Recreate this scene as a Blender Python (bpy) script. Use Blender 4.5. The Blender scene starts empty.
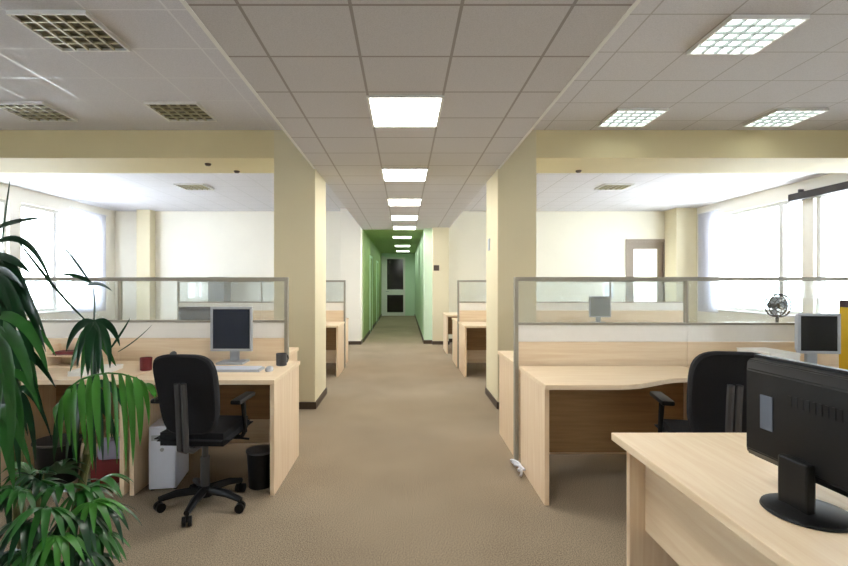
import bpy, bmesh, math, random
from mathutils import Vector, Matrix

S = bpy.context.scene
COL = S.collection
PI = math.pi
R = math.radians
rng = random.Random(7)

# ------------------------------------------------------------------ camera
cam_d = bpy.data.cameras.new('camera')
cam = bpy.data.objects.new('camera', cam_d)
COL.objects.link(cam)
cam.location = (0, 0, 1.35)
cam.rotation_euler = (R(90), 0, 0)
cam_d.sensor_width = 36.0
cam_d.lens = 490 / 848 * 36.0
cam_d.shift_x = 20 / 848
cam_d.clip_start = 0.05
S.camera = cam

# ------------------------------------------------------------------ sky and exposure
W = bpy.data.worlds.new('sky'); S.world = W
W.use_nodes = True
bg = W.node_tree.nodes['Background']
bg.inputs[0].default_value = (0.86, 0.93, 1.0, 1)
bg.inputs[1].default_value = 9.5
S.view_settings.view_transform = 'Standard'
S.view_settings.look = 'None'
S.view_settings.gamma = 1.0
S.view_settings.use_curve_mapping = False
S.view_settings.exposure = 0.9
LAMP = 15.0          # corridor panels
LOUV = 2.2          # lit louvre lamps


def px(x, y, Y):
    """photo pixel at depth Y -> point"""
    return Vector(((x - 404) / 490 * Y, Y, 1.35 - (y - 283) / 490 * Y))


# ------------------------------------------------------------------ materials
def lin(c):
    return tuple(((v / 255) / 12.92 if v / 255 <= .04045 else (((v / 255) + .055) / 1.055) ** 2.4) for v in c) + (1,)


def mat(name, rgb, rough=.6, metal=0., var=.06, scale=20., bump=0., bscale=200., spec=.5, trans=0.):
    m = bpy.data.materials.new(name); m.use_nodes = True
    nt = m.node_tree; b = nt.nodes['Principled BSDF']
    b.inputs['Roughness'].default_value = rough
    b.inputs['Metallic'].default_value = metal
    b.inputs['Specular IOR Level'].default_value = spec
    tc = nt.nodes.new('ShaderNodeTexCoord')
    nz = nt.nodes.new('ShaderNodeTexNoise'); nz.inputs['Scale'].default_value = scale; nz.inputs['Detail'].default_value = 4
    nt.links.new(tc.outputs['Object'], nz.inputs['Vector'])
    mx = nt.nodes.new('ShaderNodeMix'); mx.data_type = 'RGBA'
    c = lin(rgb)
    mx.inputs[6].default_value = tuple(max(0, v * (1 - var)) for v in c[:3]) + (1,)
    mx.inputs[7].default_value = tuple(min(1, v * (1 + var)) for v in c[:3]) + (1,)
    nt.links.new(nz.outputs['Fac'], mx.inputs[0])
    nt.links.new(mx.outputs[2], b.inputs['Base Color'])
    if bump:
        n2 = nt.nodes.new('ShaderNodeTexNoise'); n2.inputs['Scale'].default_value = bscale
        nt.links.new(tc.outputs['Object'], n2.inputs['Vector'])
        bp = nt.nodes.new('ShaderNodeBump'); bp.inputs['Strength'].default_value = bump; bp.inputs['Distance'].default_value = .005
        nt.links.new(n2.outputs['Fac'], bp.inputs['Height'])
        nt.links.new(bp.outputs['Normal'], b.inputs['Normal'])
    if trans:
        t = nt.nodes.new('ShaderNodeBsdfTranslucent')
        nt.links.new(mx.outputs[2], t.inputs['Color'])
        ms = nt.nodes.new('ShaderNodeMixShader'); ms.inputs[0].default_value = trans
        out = nt.nodes['Material Output']
        nt.links.new(b.outputs[0], ms.inputs[1]); nt.links.new(t.outputs[0], ms.inputs[2])
        nt.links.new(ms.outputs[0], out.inputs['Surface'])
    return m


def wood(name, c1, c2, axis=0, rough=.42):
    m = bpy.data.materials.new(name); m.use_nodes = True
    nt = m.node_tree; b = nt.nodes['Principled BSDF']
    tc = nt.nodes.new('ShaderNodeTexCoord')
    mp = nt.nodes.new('ShaderNodeMapping')
    sc = [28, 28, 28]; sc[axis] = 1.6
    mp.inputs['Scale'].default_value = sc
    nz = nt.nodes.new('ShaderNodeTexNoise'); nz.inputs['Scale'].default_value = 1.5; nz.inputs['Detail'].default_value = 6
    nz.inputs['Distortion'].default_value = .6
    cr = nt.nodes.new('ShaderNodeValToRGB')
    cr.color_ramp.elements[0].position = .3; cr.color_ramp.elements[0].color = lin(c1)
    cr.color_ramp.elements[1].position = .7; cr.color_ramp.elements[1].color = lin(c2)
    nt.links.new(tc.outputs['Object'], mp.inputs['Vector']); nt.links.new(mp.outputs[0], nz.inputs['Vector'])
    nt.links.new(nz.outputs['Fac'], cr.inputs['Fac']); nt.links.new(cr.outputs['Color'], b.inputs['Base Color'])
    b.inputs['Roughness'].default_value = rough
    b.inputs['Specular IOR Level'].default_value = .35
    return m


def ceil_mat(name, base, line, ox, oy, lw=.022, lrough=.4, lmetal=0.):
    m = bpy.data.materials.new(name); m.use_nodes = True
    nt = m.node_tree; b = nt.nodes['Principled BSDF']; L = nt.links.new
    g = nt.nodes.new('ShaderNodeNewGeometry'); sp = nt.nodes.new('ShaderNodeSeparateXYZ'); L(g.outputs['Position'], sp.inputs[0])

    def M(op, a, c=None, v=None):
        n = nt.nodes.new('ShaderNodeMath'); n.operation = op
        L(a, n.inputs[0])
        if c is not None: L(c, n.inputs[1])
        if v is not None: n.inputs[1].default_value = v
        return n.outputs[0]
    res = []
    for o, off in ((sp.outputs[0], ox), (sp.outputs[1], oy)):
        a = M('SUBTRACT', o, v=off); a = M('DIVIDE', a, v=.49); a = M('ADD', a, v=100.5); a = M('FRACT', a)
        a = M('SUBTRACT', a, v=.5); a = M('ABSOLUTE', a); a = M('LESS_THAN', a, v=lw)
        res.append(a)
    f = M('MAXIMUM', res[0], res[1])
    nz = nt.nodes.new('ShaderNodeTexNoise'); nz.inputs['Scale'].default_value = 160; nz.inputs['Detail'].default_value = 3
    L(g.outputs['Position'], nz.inputs['Vector'])
    cr = nt.nodes.new('ShaderNodeValToRGB'); c = lin(base)
    cr.color_ramp.elements[0].position = .25; cr.color_ramp.elements[0].color = tuple(v * .86 for v in c[:3]) + (1,)
    cr.color_ramp.elements[1].position = .6; cr.color_ramp.elements[1].color = tuple(min(1, v * 1.04) for v in c[:3]) + (1,)
    L(nz.outputs['Fac'], cr.inputs['Fac'])
    mx = nt.nodes.new('ShaderNodeMix'); mx.data_type = 'RGBA'
    L(f, mx.inputs[0]); L(cr.outputs[0], mx.inputs[6]); mx.inputs[7].default_value = lin(line)
    L(mx.outputs[2], b.inputs['Base Color'])
    mr = nt.nodes.new('ShaderNodeMapRange'); L(f, mr.inputs[0]); mr.inputs[3].default_value = .9; mr.inputs[4].default_value = lrough
    L(mr.outputs[0], b.inputs['Roughness'])
    return m


def emit(name, rgb, strength):
    m = bpy.data.materials.new(name); m.use_nodes = True
    nt = m.node_tree; nt.nodes.clear()
    e = nt.nodes.new('ShaderNodeEmission'); o = nt.nodes.new('ShaderNodeOutputMaterial')
    e.inputs[0].default_value = lin(rgb); e.inputs[1].default_value = strength
    nt.links.new(e.outputs[0], o.inputs['Surface'])
    return m


def glass(name, tint=(255, 255, 255), gloss=.06, haze=0.0, hazec=(235, 240, 245)):
    m = bpy.data.materials.new(name); m.use_nodes = True
    nt = m.node_tree; nt.nodes.clear(); L = nt.links.new
    o = nt.nodes.new('ShaderNodeOutputMaterial')
    t = nt.nodes.new('ShaderNodeBsdfTransparent'); t.inputs[0].default_value = lin(tint)
    g = nt.nodes.new('ShaderNodeBsdfGlossy'); g.inputs['Roughness'].default_value = .03
    lw = nt.nodes.new('ShaderNodeLayerWeight'); lw.inputs['Blend'].default_value = .5
    pw = nt.nodes.new('ShaderNodeMath'); pw.operation = 'POWER'; pw.inputs[1].default_value = 5
    L(lw.outputs['Facing'], pw.inputs[0])
    mu = nt.nodes.new('ShaderNodeMath'); mu.operation = 'MULTIPLY_ADD'; mu.inputs[1].default_value = .45; mu.inputs[2].default_value = gloss
    L(pw.outputs[0], mu.inputs[0])
    ms = nt.nodes.new('ShaderNodeMixShader'); L(mu.outputs[0], ms.inputs[0]); L(t.outputs[0], ms.inputs[1]); L(g.outputs[0], ms.inputs[2])
    last = ms
    if haze:
        d = nt.nodes.new('ShaderNodeBsdfTranslucent'); d.inputs[0].default_value = lin(hazec)
        m2 = nt.nodes.new('ShaderNodeMixShader'); m2.inputs[0].default_value = haze
        L(ms.outputs[0], m2.inputs[1]); L(d.outputs[0], m2.inputs[2]); last = m2
    L(last.outputs[0], o.inputs['Surface'])
    return m


def carpet_mat():
    m = bpy.data.materials.new('brown carpet'); m.use_nodes = True
    nt = m.node_tree; b = nt.nodes['Principled BSDF']; L = nt.links.new
    tc = nt.nodes.new('ShaderNodeTexCoord')
    n1 = nt.nodes.new('ShaderNodeTexNoise'); n1.inputs['Scale'].default_value = 170; n1.inputs['Detail'].default_value = 3
    n2 = nt.nodes.new('ShaderNodeTexNoise'); n2.inputs['Scale'].default_value = 1.3; n2.inputs['Detail'].default_value = 5
    L(tc.outputs['Object'], n1.inputs['Vector']); L(tc.outputs['Object'], n2.inputs['Vector'])
    ad = nt.nodes.new('ShaderNodeMath'); ad.operation = 'MULTIPLY_ADD'; ad.inputs[1].default_value = .84
    m2 = nt.nodes.new('ShaderNodeMath'); m2.operation = 'MULTIPLY'; m2.inputs[1].default_value = .16
    L(n2.outputs['Fac'], m2.inputs[0]); L(n1.outputs['Fac'], ad.inputs[0]); L(m2.outputs[0], ad.inputs[2])
    cr = nt.nodes.new('ShaderNodeValToRGB')
    cr.color_ramp.elements[0].position = .36; cr.color_ramp.elements[0].color = lin((112, 99, 82))
    cr.color_ramp.elements[1].position = .64; cr.color_ramp.elements[1].color = lin((180, 164, 142))
    L(ad.outputs[0], cr.inputs['Fac']); L(cr.outputs[0], b.inputs['Base Color'])
    b.inputs['Roughness'].default_value = .97; b.inputs['Specular IOR Level'].default_value = .1
    bp = nt.nodes.new('ShaderNodeBump'); bp.inputs['Strength'].default_value = .35; bp.inputs['Distance'].default_value = .004
    L(n1.outputs['Fac'], bp.inputs['Height']); L(bp.outputs[0], b.inputs['Normal'])
    return m


M_CARPET = carpet_mat()
M_CREAM = mat('cream paint', (222, 211, 178), .7, var=.03, scale=3)
M_BEAM = mat('yellow cream paint', (226, 212, 168), .7, var=.03, scale=3)
M_BACKR = mat('light cream paint', (236, 230, 210), .7, var=.03, scale=3)
M_WHITEWALL = mat('pale cream paint', (240, 235, 222), .7, var=.03, scale=3)
M_GREEN = mat('green paint and bounce', (142, 164, 104), .6, var=.06, scale=3)
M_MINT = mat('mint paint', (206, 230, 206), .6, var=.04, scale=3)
M_BASEB = mat('dark brown skirting', (70, 55, 42), .5, var=.1)
M_CEIL_C = ceil_mat('corridor ceiling tile', (206, 204, 206), (150, 144, 142), .009 + .245, 2.15, lw=.016)
M_CEIL_R = ceil_mat('right ceiling tile', (214, 212, 214), (178, 174, 171), 1.995, 2.99, lw=.012, lrough=.7)
M_CEIL_L = ceil_mat('left ceiling tile', (212, 211, 216), (240, 240, 243), -1.91, 2.94, lw=.014, lrough=.2)
M_WOOD = wood('maple laminate', (234, 208, 174), (246, 226, 196), 0)
M_WOODY = wood('maple laminate long', (234, 208, 174), (246, 226, 196), 1)
M_WOODZ = wood('maple laminate upright', (230, 202, 168), (243, 221, 192), 2)
M_WOODSHADE = wood('kneehole shade laminate', (150, 116, 78), (172, 136, 94), 0)  # under-desk shade put into the modesty panel colour
M_PANEL = mat('pale partition board', (250, 246, 238), .6, var=.03)
M_ALU = mat('grey aluminium', (158, 152, 138), .45, metal=.15, var=.05)
M_WHITE = mat('white metal', (232, 232, 228), .5, var=.03)
M_PLASTICW = mat('white plastic', (222, 226, 238), .4, var=.03)
M_GREYP = mat('light grey plastic', (172, 176, 182), .45, var=.04)
M_DGREY = mat('dark grey plastic', (62, 62, 64), .5, var=.08)
M_BLACK = mat('black plastic', (13, 14, 16), .42, var=.15, spec=.3)
M_FABRIC = mat('black chair fabric', (13, 14, 20), .9, var=.3, scale=60, bump=.4, bscale=300)
M_SCREEN = mat('dark screen', (26, 34, 52), .18, var=.05)
M_SCREENK = mat('black screen', (10, 11, 14), .2, var=.05)
M_SCREENG = mat('grey screen', (120, 124, 124), .3, var=.05)
M_LOCK = mat('mid grey cabinet paint', (120, 116, 112), .5, var=.05)
M_SOCKET = mat('slate grey plastic', (88, 96, 108), .5, var=.08)
M_BROWNGREY = mat('taupe plastic', (96, 80, 66), .5, var=.05)
M_CHROME = mat('brushed metal', (170, 172, 176), .3, metal=.9, var=.05)
M_LOUV = mat('olive louvre', (188, 182, 150), .3, metal=.3, var=.03)
M_LOUVD = mat('dark lamp back', (92, 86, 64), .5, var=.2, scale=30)
M_LOUVW = mat('white louvre', (150, 160, 154), .4, var=.02)
M_GLOW = emit('lit diffuser', (255, 252, 244), LAMP)
M_GLOWD = emit('dim diffuser', (240, 255, 235), 9.0)
M_GLOWL = emit('lit tubes', (246, 255, 250), LOUV)
M_GLASS = glass('partition glass', (247, 250, 250), .04, haze=.05)
M_PANE = glass('window glass', (252, 254, 255), .04)
M_DOORGLASS = mat('dark door glass', (14, 18, 16), .12, var=.1)
M_FROST = mat('bright frosted pane', (246, 246, 240), .5, var=.02, trans=.5)
M_CURTAIN = mat('sheer white curtain', (206, 206, 214), .8, var=.02, trans=.35)
M_FRAMEW = mat('white window frame', (214, 212, 208), .5, var=.03)
M_DOORF = mat('taupe door frame', (150, 136, 120), .55, var=.05)
M_LEAF = mat('green leaf', (46, 104, 42), .34, var=.35, scale=9, trans=.25)
M_LEAFD = mat('dark green leaf', (22, 62, 34), .32, var=.35, scale=9, trans=.15)
M_LEAFB = mat('bright green leaf', (70, 136, 50), .4, var=.3, scale=9, trans=.3)
M_STEM = mat('brown green cane', (84, 84, 44), .7, var=.25, scale=40)
M_POT = mat('terracotta pot', (150, 84, 56), .75, var=.12)
M_SOIL = mat('potting soil', (44, 32, 24), .95, var=.3, scale=80, bump=.6)
M_RED = mat('dark red', (108, 24, 26), .55, var=.1)
M_PURPLE = mat('grey lilac cloth', (150, 146, 170), .8, var=.1)
M_YELLOW = mat('yellow card', (232, 190, 40), .55, var=.05)
M_PLUM = mat('dark plum card', (58, 36, 44), .6, var=.1)
M_PAPER = mat('white paper', (244, 242, 236), .8, var=.02)
M_BROWNBAR = mat('dark brown blind case', (38, 30, 26), .5, var=.1)


# ------------------------------------------------------------------ mesh helpers
class MB:
    def __init__(s): s.bm = bmesh.new()

    def box(s, x0, x1, y0, y1, z0, z1, bev=0.):
        t = bmesh.new()
        bmesh.ops.create_cube(t, size=1)
        for v in t.verts:
            v.co = ((x0 + x1) / 2 + v.co.x * (x1 - x0), (y0 + y1) / 2 + v.co.y * (y1 - y0), (z0 + z1) / 2 + v.co.z * (z1 - z0))
        if bev: bmesh.ops.bevel(t, geom=t.edges[:], offset=bev, segments=2, affect='EDGES', profile=.6)
        s._add(t); return s

    def _add(s, t, mtx=None):
        if mtx is not None: bmesh.ops.transform(t, matrix=mtx, verts=t.verts[:])
        me = bpy.data.meshes.new('tmp'); t.to_mesh(me); t.free(); s.bm.from_mesh(me); bpy.data.meshes.remove(me)

    def cyl(s, p0, p1, r0, r1=None, n=20):
        p0 = Vector(p0); p1 = Vector(p1); r1 = r0 if r1 is None else r1
        d = p1 - p0; t = bmesh.new()
        bmesh.ops.create_cone(t, cap_ends=True, segments=n, radius1=r0, radius2=r1, depth=d.length)
        q = d.to_track_quat('Z', 'Y').to_matrix().to_4x4()
        s._add(t, Matrix.Translation((p0 + p1) / 2) @ q); return s

    def tube(s, pts, rad, n=8):
        pts = [Vector(p) for p in pts]; rings = []
        rs = rad if isinstance(rad, (list, tuple)) else [rad] * len(pts)
        for i, p in enumerate(pts):
            d = (pts[min(i + 1, len(pts) - 1)] - pts[max(i - 1, 0)]).normalized()
            a = d.cross(Vector((0, 0, 1)))
            if a.length < .05: a = d.cross(Vector((1, 0, 0)))
            a.normalize(); b = d.cross(a)
            rings.append([s.bm.verts.new(p + (a * math.cos(2 * PI * k / n) + b * math.sin(2 * PI * k / n)) * rs[i]) for k in range(n)])
        for i in range(len(rings) - 1):
            for k in range(n):
                s.bm.faces.new((rings[i][k], rings[i][(k + 1) % n], rings[i + 1][(k + 1) % n], rings[i + 1][k]))
        s.bm.faces.new(rings[0][::-1]); s.bm.faces.new(rings[-1]); return s

    def lathe(s, prof, c=(0, 0, 0), n=32, sx=1., sy=1.):
        c = Vector(c); rings = []
        for r, z in prof:
            rings.append([s.bm.verts.new(c + Vector((sx * r * math.cos(2 * PI * k / n), sy * r * math.sin(2 * PI * k / n), z))) for k in range(n)])
        for i in range(len(rings) - 1):
            for k in range(n):
                s.bm.faces.new((rings[i][k], rings[i][(k + 1) % n], rings[i + 1][(k + 1) % n], rings[i + 1][k]))
        s.bm.faces.new(rings[0][::-1]); s.bm.faces.new(rings[-1]); return s

    def prism(s, poly, z0, z1, bev=0.):
        t = bmesh.new()
        f = t.faces.new([t.verts.new((x, y, z0)) for x, y in poly])
        r = bmesh.ops.extrude_face_region(t, geom=[f])
        for v in r['geom']:
            if isinstance(v, bmesh.types.BMVert): v.co.z = z1
        bmesh.ops.recalc_face_normals(t, faces=t.faces[:])
        if bev:
            bmesh.ops.bevel(t, geom=[e for e in t.edges if abs(e.verts[0].co.z - e.verts[1].co.z) < 1e-6], offset=bev, segments=2, affect='EDGES')
        s._add(t); return s

    def grid(s, fn, nu, nv, thick=0.):
        vs = [[s.bm.verts.new(fn(i / nu, j / nv)) for j in range(nv + 1)] for i in range(nu + 1)]
        for i in range(nu):
            for j in range(nv):
                s.bm.faces.new((vs[i][j], vs[i + 1][j], vs[i + 1][j + 1], vs[i][j + 1]))
        return s

    def build(s, name, material, parent=None, smooth=False, loc=None, recalc=True, angle=35):
        if recalc: bmesh.ops.recalc_face_normals(s.bm, faces=s.bm.faces[:])
        if loc is not None:
            bmesh.ops.translate(s.bm, vec=-Vector(loc), verts=s.bm.verts[:])
        me = bpy.data.meshes.new(name); s.bm.to_mesh(me); s.bm.free()
        me.materials.append(material)
        if smooth:
            for p in me.polygons: p.use_smooth = True
            if angle: me.set_sharp_from_angle(angle=R(angle))
        o = bpy.data.objects.new(name, me); COL.objects.link(o)
        if loc is not None: o.location = loc
        if parent is not None: o.parent = parent
        return o


def tag(o, label=None, cat=None, group=None, kind=None):
    if label: o['label'] = label
    if cat: o['category'] = cat
    if group: o['group'] = group
    if kind: o['kind'] = kind
    return o


def thing(name, label, cat, loc=(0, 0, 0), rz=0., group=None):
    o = bpy.data.objects.new(name, None); COL.objects.link(o)
    o.empty_display_size = .1
    o.location = loc; o.rotation_euler = (0, 0, rz)
    return tag(o, label, cat, group)


def dup(root, loc, rz=None, label=None):
    r = root.copy(); COL.objects.link(r); r.location = loc
    if rz is not None: r.rotation_euler = (0, 0, rz)
    if label: r['label'] = label
    for ch in list(root.children):
        c = ch.copy(); COL.objects.link(c); c.parent = r
        for g in list(ch.children):
            d = g.copy(); COL.objects.link(d); d.parent = c
    return r


def struct(name, mb, m, parent=None, smooth=False):
    o = mb.build(name, m, parent, smooth)
    if parent is None: o['kind'] = 'structure'
    return o


# ------------------------------------------------------------------ the room
XL, XR, YB, YE, YF = -6.6, 6.4, 11.2, 20.2, -3.0
ZC, ZS = 2.99, 2.57       # side ceilings, corridor soffit
SL, SR = -.945, 1.0     # soffit edges
CY0, CY1 = 5.25, 5.98     # depth of the column and beam line
struct('floor', MB().box(XL - .2, XR + .2, YF - .2, YE + .4, -.1, 0), M_CARPET)
struct('ceiling_left', MB().box(XL, SL, YF, YB, ZC, ZC + .12), M_CEIL_L)
struct('ceiling_right', MB().box(SR, XR, YF, YB, ZC, ZC + .12), M_CEIL_R)
struct('ceiling_corridor', MB().box(SL, SR, YF, YB, ZS, ZC + .12), M_CEIL_C)
struct('ceiling_passage', MB().box(-.93, .45, YB, YE, ZS, ZC + .12), M_GREEN)  # bounced green light put into the ceiling colour
for n, (a, b) in enumerate(((SL - .022, SL), (SR, SR + .022))):
    struct('trim_%d' % (n + 1), MB().box(a, b, YF, CY0 - .02, ZS - .004, ZS + .05), M_WHITE)

# columns with skirting, beams between them and the window walls

for n, (a, b, y0, y1, m) in enumerate(((-1.395, -.952, CY0, CY1, M_CREAM), (1.004, 1.42, CY0, CY1, M_CREAM),
                                       (-1.40, -.951, 10.75, YB, M_WHITEWALL), (.63, .985, 10.75, YB, M_CREAM),
                                       (5.95, XR, 10.7, YB, M_CREAM), (-5.98, -5.68, 10.95, YB, M_CREAM))):
    top = ZS if n == 3 else ZC
    c = struct('column_%d' % (n + 1), MB().box(a, b, y0, y1, 0, top, .006), m)
    e = .012
    sk = MB().box(a - e, b + e, y0 - e, y1 + (e if n < 2 else 0), 0, .075, .003)
    sk.build('skirting', M_BASEB, c)
struct('beam_left', MB().box(XL, SL - .002, CY0 + .004, CY1, 2.69, ZC - .001), M_BEAM)
struct('beam_right', MB().box(SR + .002, XR, CY0 + .004, CY1, 2.69, ZC - .001), M_BEAM)

# back walls of the two bays, passage walls
struct('wall_back_left', MB().box(XL - .2, -1.03, YB, YB + .15, 0, ZC + .12), M_WHITEWALL)
DX0, DX1, DZ = 5.13, 5.93, 2.29
wb = MB().box(.55, DX0, YB, YB + .15, 0, ZC + .12).box(DX1, XR + .2, YB, YB + .15, 0, ZC + .12).box(DX0, DX1, YB, YB + .15, DZ, ZC + .12)
struct('wall_back_right', wb, M_BACKR)
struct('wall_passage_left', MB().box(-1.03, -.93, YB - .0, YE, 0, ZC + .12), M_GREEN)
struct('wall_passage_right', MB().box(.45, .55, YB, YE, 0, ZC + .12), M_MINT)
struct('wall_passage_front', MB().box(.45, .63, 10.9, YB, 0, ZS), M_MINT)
FX0, FX1, FZ = -.80, .05, 2.42
we = MB().box(-1.03, FX0, YE, YE + .12, 0, ZC).box(FX1, .55, YE, YE + .12, 0, ZC).box(FX0, FX1, YE, YE + .12, FZ, ZC)
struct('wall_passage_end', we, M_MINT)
struct('baseboard_back_left', MB().box(XL, -1.41, YB - .015, YB, 0, .08), M_BASEB)
struct('baseboard_back_right', MB().box(1.0, DX0 - .08, YB - .015, YB, 0, .08), M_BASEB)
struct('baseboard_passage_left', MB().box(-.93, -.915, YB, YE, 0, .08), M_BASEB)
struct('baseboard_passage_right', MB().box(.435, .45, 10.88, YE, 0, .08).box(.435, .618, 10.885, 10.9, 0, .08), M_BASEB)
struct('wall_rear', MB().box(XL - .2, XR + .2, YF - .15, YF, 0, ZC + .12), M_WHITEWALL)

# window walls
SILL, HEAD = .82, 2.74
WL = [(-.9, .6), (6.4, 8.2), (8.45, 10.6)]
WR = [(-.9, .6), (6.25, 7.66), (7.88, 10.15)]


def window_wall(name, x0, x1, wins):
    mb = MB().box(x0, x1, YF - .15, YB + .15, 0, SILL).box(x0, x1, YF - .15, YB + .15, HEAD, ZC + .12)
    ys = [YF - .15] + [v for w in wins for v in w] + [YB + .15]
    for i in range(0, len(ys), 2): mb.box(x0, x1, ys[i], ys[i + 1], SILL, HEAD)
    struct(name, mb, M_WHITEWALL)


window_wall('wall_left', XL - .2, XL, WL)
window_wall('wall_right', XR, XR + .2, WR)
wn = 0
for wins, xc in ((WL, XL - .1), (WR, XR + .1)):
    for (a, b) in wins:
        wn += 1
        f = MB(); t = .06; d = .035
        f.box(xc - d, xc + d, a, b, SILL, SILL + t).box(xc - d, xc + d, a, b, HEAD - t, HEAD)
        f.box(xc - d, xc + d, a, a + t, SILL + t, HEAD - t).box(xc - d, xc + d, b - t, b, SILL + t, HEAD - t)
        mid = a + (b - a) * (.42 if xc < 0 else .23)
        f.box(xc - d, xc + d, mid - .05, mid + .05, SILL + t, HEAD - t)
        w = struct('window_%d' % wn, f, M_FRAMEW)
        MB().box(xc - .004, xc + .004, a + t, b - t, SILL + t, HEAD - t).build('pane', M_PANE, w)
        sx = .16 if xc < 0 else -.16
        MB().box(min(xc, xc + sx * 1.0), max(xc, xc + sx * 1.0), a - .03, b + .03, SILL - .03, SILL - .001, .004).build('window_sill', M_FRAMEW, w)

# the glazed doors
d1 = MB()
for q in ((DX0, DX0 + .13, 0, DZ), (DX1 - .13, DX1, 0, DZ), (DX0 + .13, DX1 - .13, DZ - .16, DZ), (DX0 + .13, DX1 - .13, 0, .55)):
    d1.box(q[0], q[1], YB + .02, YB + .07, q[2], q[3])
d1.box(DX0 - .06, DX0, YB - .02, YB + .1, 0, DZ + .06).box(DX1, DX1 + .06, YB - .02, YB + .1, 0, DZ + .06).box(DX0, DX1, YB - .02, YB + .1, DZ, DZ + .06)
d1 = struct('door_1', d1, M_DOORF)
MB().box(DX0 + .13, DX1 - .13, YB + .035, YB + .05, .55, DZ - .16).build('pane', M_FROST, d1)
MB().cyl((DX0 + .07, YB + .02, 1.02), (DX0 + .07, YB - .03, 1.02), .012).cyl((DX0 + .07, YB - .03, 1.02), (DX0 + .19, YB - .03, 1.02), .01).build('door_handle', M_CHROME, d1, True)
d2 = MB(); y0, y1 = YE + .01, YE + .06
d2.box(FX0, FX0 + .10, y0, y1, 0, FZ).box(FX1 - .08, FX1, y0, y1, 0, FZ)
d2.box(FX0 + .1, FX1 - .08, y0, y1, FZ - .08, FZ).box(FX0 + .1, FX1 - .08, y0, y1, .86, 1.08).box(FX0 + .1, FX1 - .08, y0, y1, 0, .14)
d2.box(FX0 - .22, FX0, YE - .03, YE + .08, 0, FZ + .05)
d2 = struct('door_2', d2, M_WHITE)
MB().box(FX0 + .1, FX1 - .08, y0 + .02, y0 + .03, .14, FZ - .08).build('pane', M_DOORGLASS, d2)
MB().cyl((FX0 + .06, y0, 1.0), (FX0 + .06, y0 - .05, 1.0), .012).cyl((FX0 + .06, y0 - .05, 1.0), (FX0 + .18, y0 - .05, 1.0), .011).build('door_handle', M_CHROME, d2, True)
# two side doors in the green passage wall
for n, ya in ((3, 13.2), (4, 16.4)):
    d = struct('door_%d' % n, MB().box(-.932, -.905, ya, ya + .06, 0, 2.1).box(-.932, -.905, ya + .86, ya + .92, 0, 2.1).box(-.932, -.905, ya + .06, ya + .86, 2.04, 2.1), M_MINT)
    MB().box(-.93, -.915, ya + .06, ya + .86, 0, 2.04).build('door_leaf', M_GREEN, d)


# ------------------------------------------------------------------ ceiling lamps
def panel_lamp(label, x, y, z, w=.47, l=.58):
    t = thing('ceiling_light', label, 'ceiling light', (x, y, z), 0, 'lit panels along the corridor ceiling')
    f = MB(); b = .018
    f.box(-w / 2 - b, w / 2 + b, -l / 2 - b, -l / 2, -.014, -.001).box(-w / 2 - b, w / 2 + b, l / 2, l / 2 + b, -.014, -.001)
    f.box(-w / 2 - b, -w / 2, -l / 2, l / 2, -.014, -.001).box(w / 2, w / 2 + b, -l / 2, l / 2, -.014, -.001)
    f.build('frame', M_WHITE, t)
    MB().box(-w / 2, w / 2, -l / 2, l / 2, -.010, -.002).build('diffuser', M_GLOW, t)
    return t


pl = panel_lamp('lit square ceiling panel over the corridor carpet, largest of the row, nearest the camera', .009, 3.49, ZS)
for y, lb in ((1.62, 'added out-of-view ceiling panel over the corridor at the camera'), (5.50, 'second lit panel from the camera in the corridor ceiling row'),  # the panel at the camera is unseen, added to light the near desks
              (7.36, 'third lit panel from the camera in the corridor ceiling row'),
              (9.12, 'fourth lit panel from the camera in the corridor ceiling row'),
              (10.78, 'fifth lit panel in the corridor ceiling, last before the green passage'),
              (13.0, 'dim panel in the green passage ceiling, the one closer to the offices'),
              (16.0, 'dim panel in the middle of the green passage ceiling'),
              (18.6, 'added dim panel in the green passage ceiling right before the glazed end door'),  # extra panel added to brighten the dark passage
              ):
    q = dup(pl, (.009 if y < 11 else -.05, y, ZS), None, lb)
    if y > 11:
        q['group'] = 'dim panels in the passage ceiling'
        for c in q.children:
            if c.name.startswith('diffuser'): c.data = c.data.copy(); c.data.materials[0] = M_GLOWD


def louvre_lamp(label, x, y, z, lit, group, n=5):
    t = thing('ceiling_light', label, 'ceiling light', (x, y, z), 0, group)
    w = .24; f = MB(); b = .014
    f.box(-w, w, -w, -w + b, -.026, -.001).box(-w, w, w - b, w, -.026, -.001).box(-w, -w + b, -w + b, w - b, -.026, -.001).box(w - b, w, -w + b, w - b, -.026, -.001)
    f.build('frame', M_WHITE, t)
    i = w - b
    g = MB()
    for k in range(1, n):
        q = -i + 2 * i * k / n
        g.box(q - .007, q + .007, -i, i, -.024, -.008)
    for k in range(1, n):
        q = -i + 2 * i * k / n
        g.box(-i, i, q - .006, q + .006, -.022, -.0085)
    g.build('louvre', M_LOUVW if lit else M_LOUV, t)
    MB().box(-i, i, -i, i, -.008, -.002).build('tray', M_GLOWL if lit else M_LOUVD, t)
    return t


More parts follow.
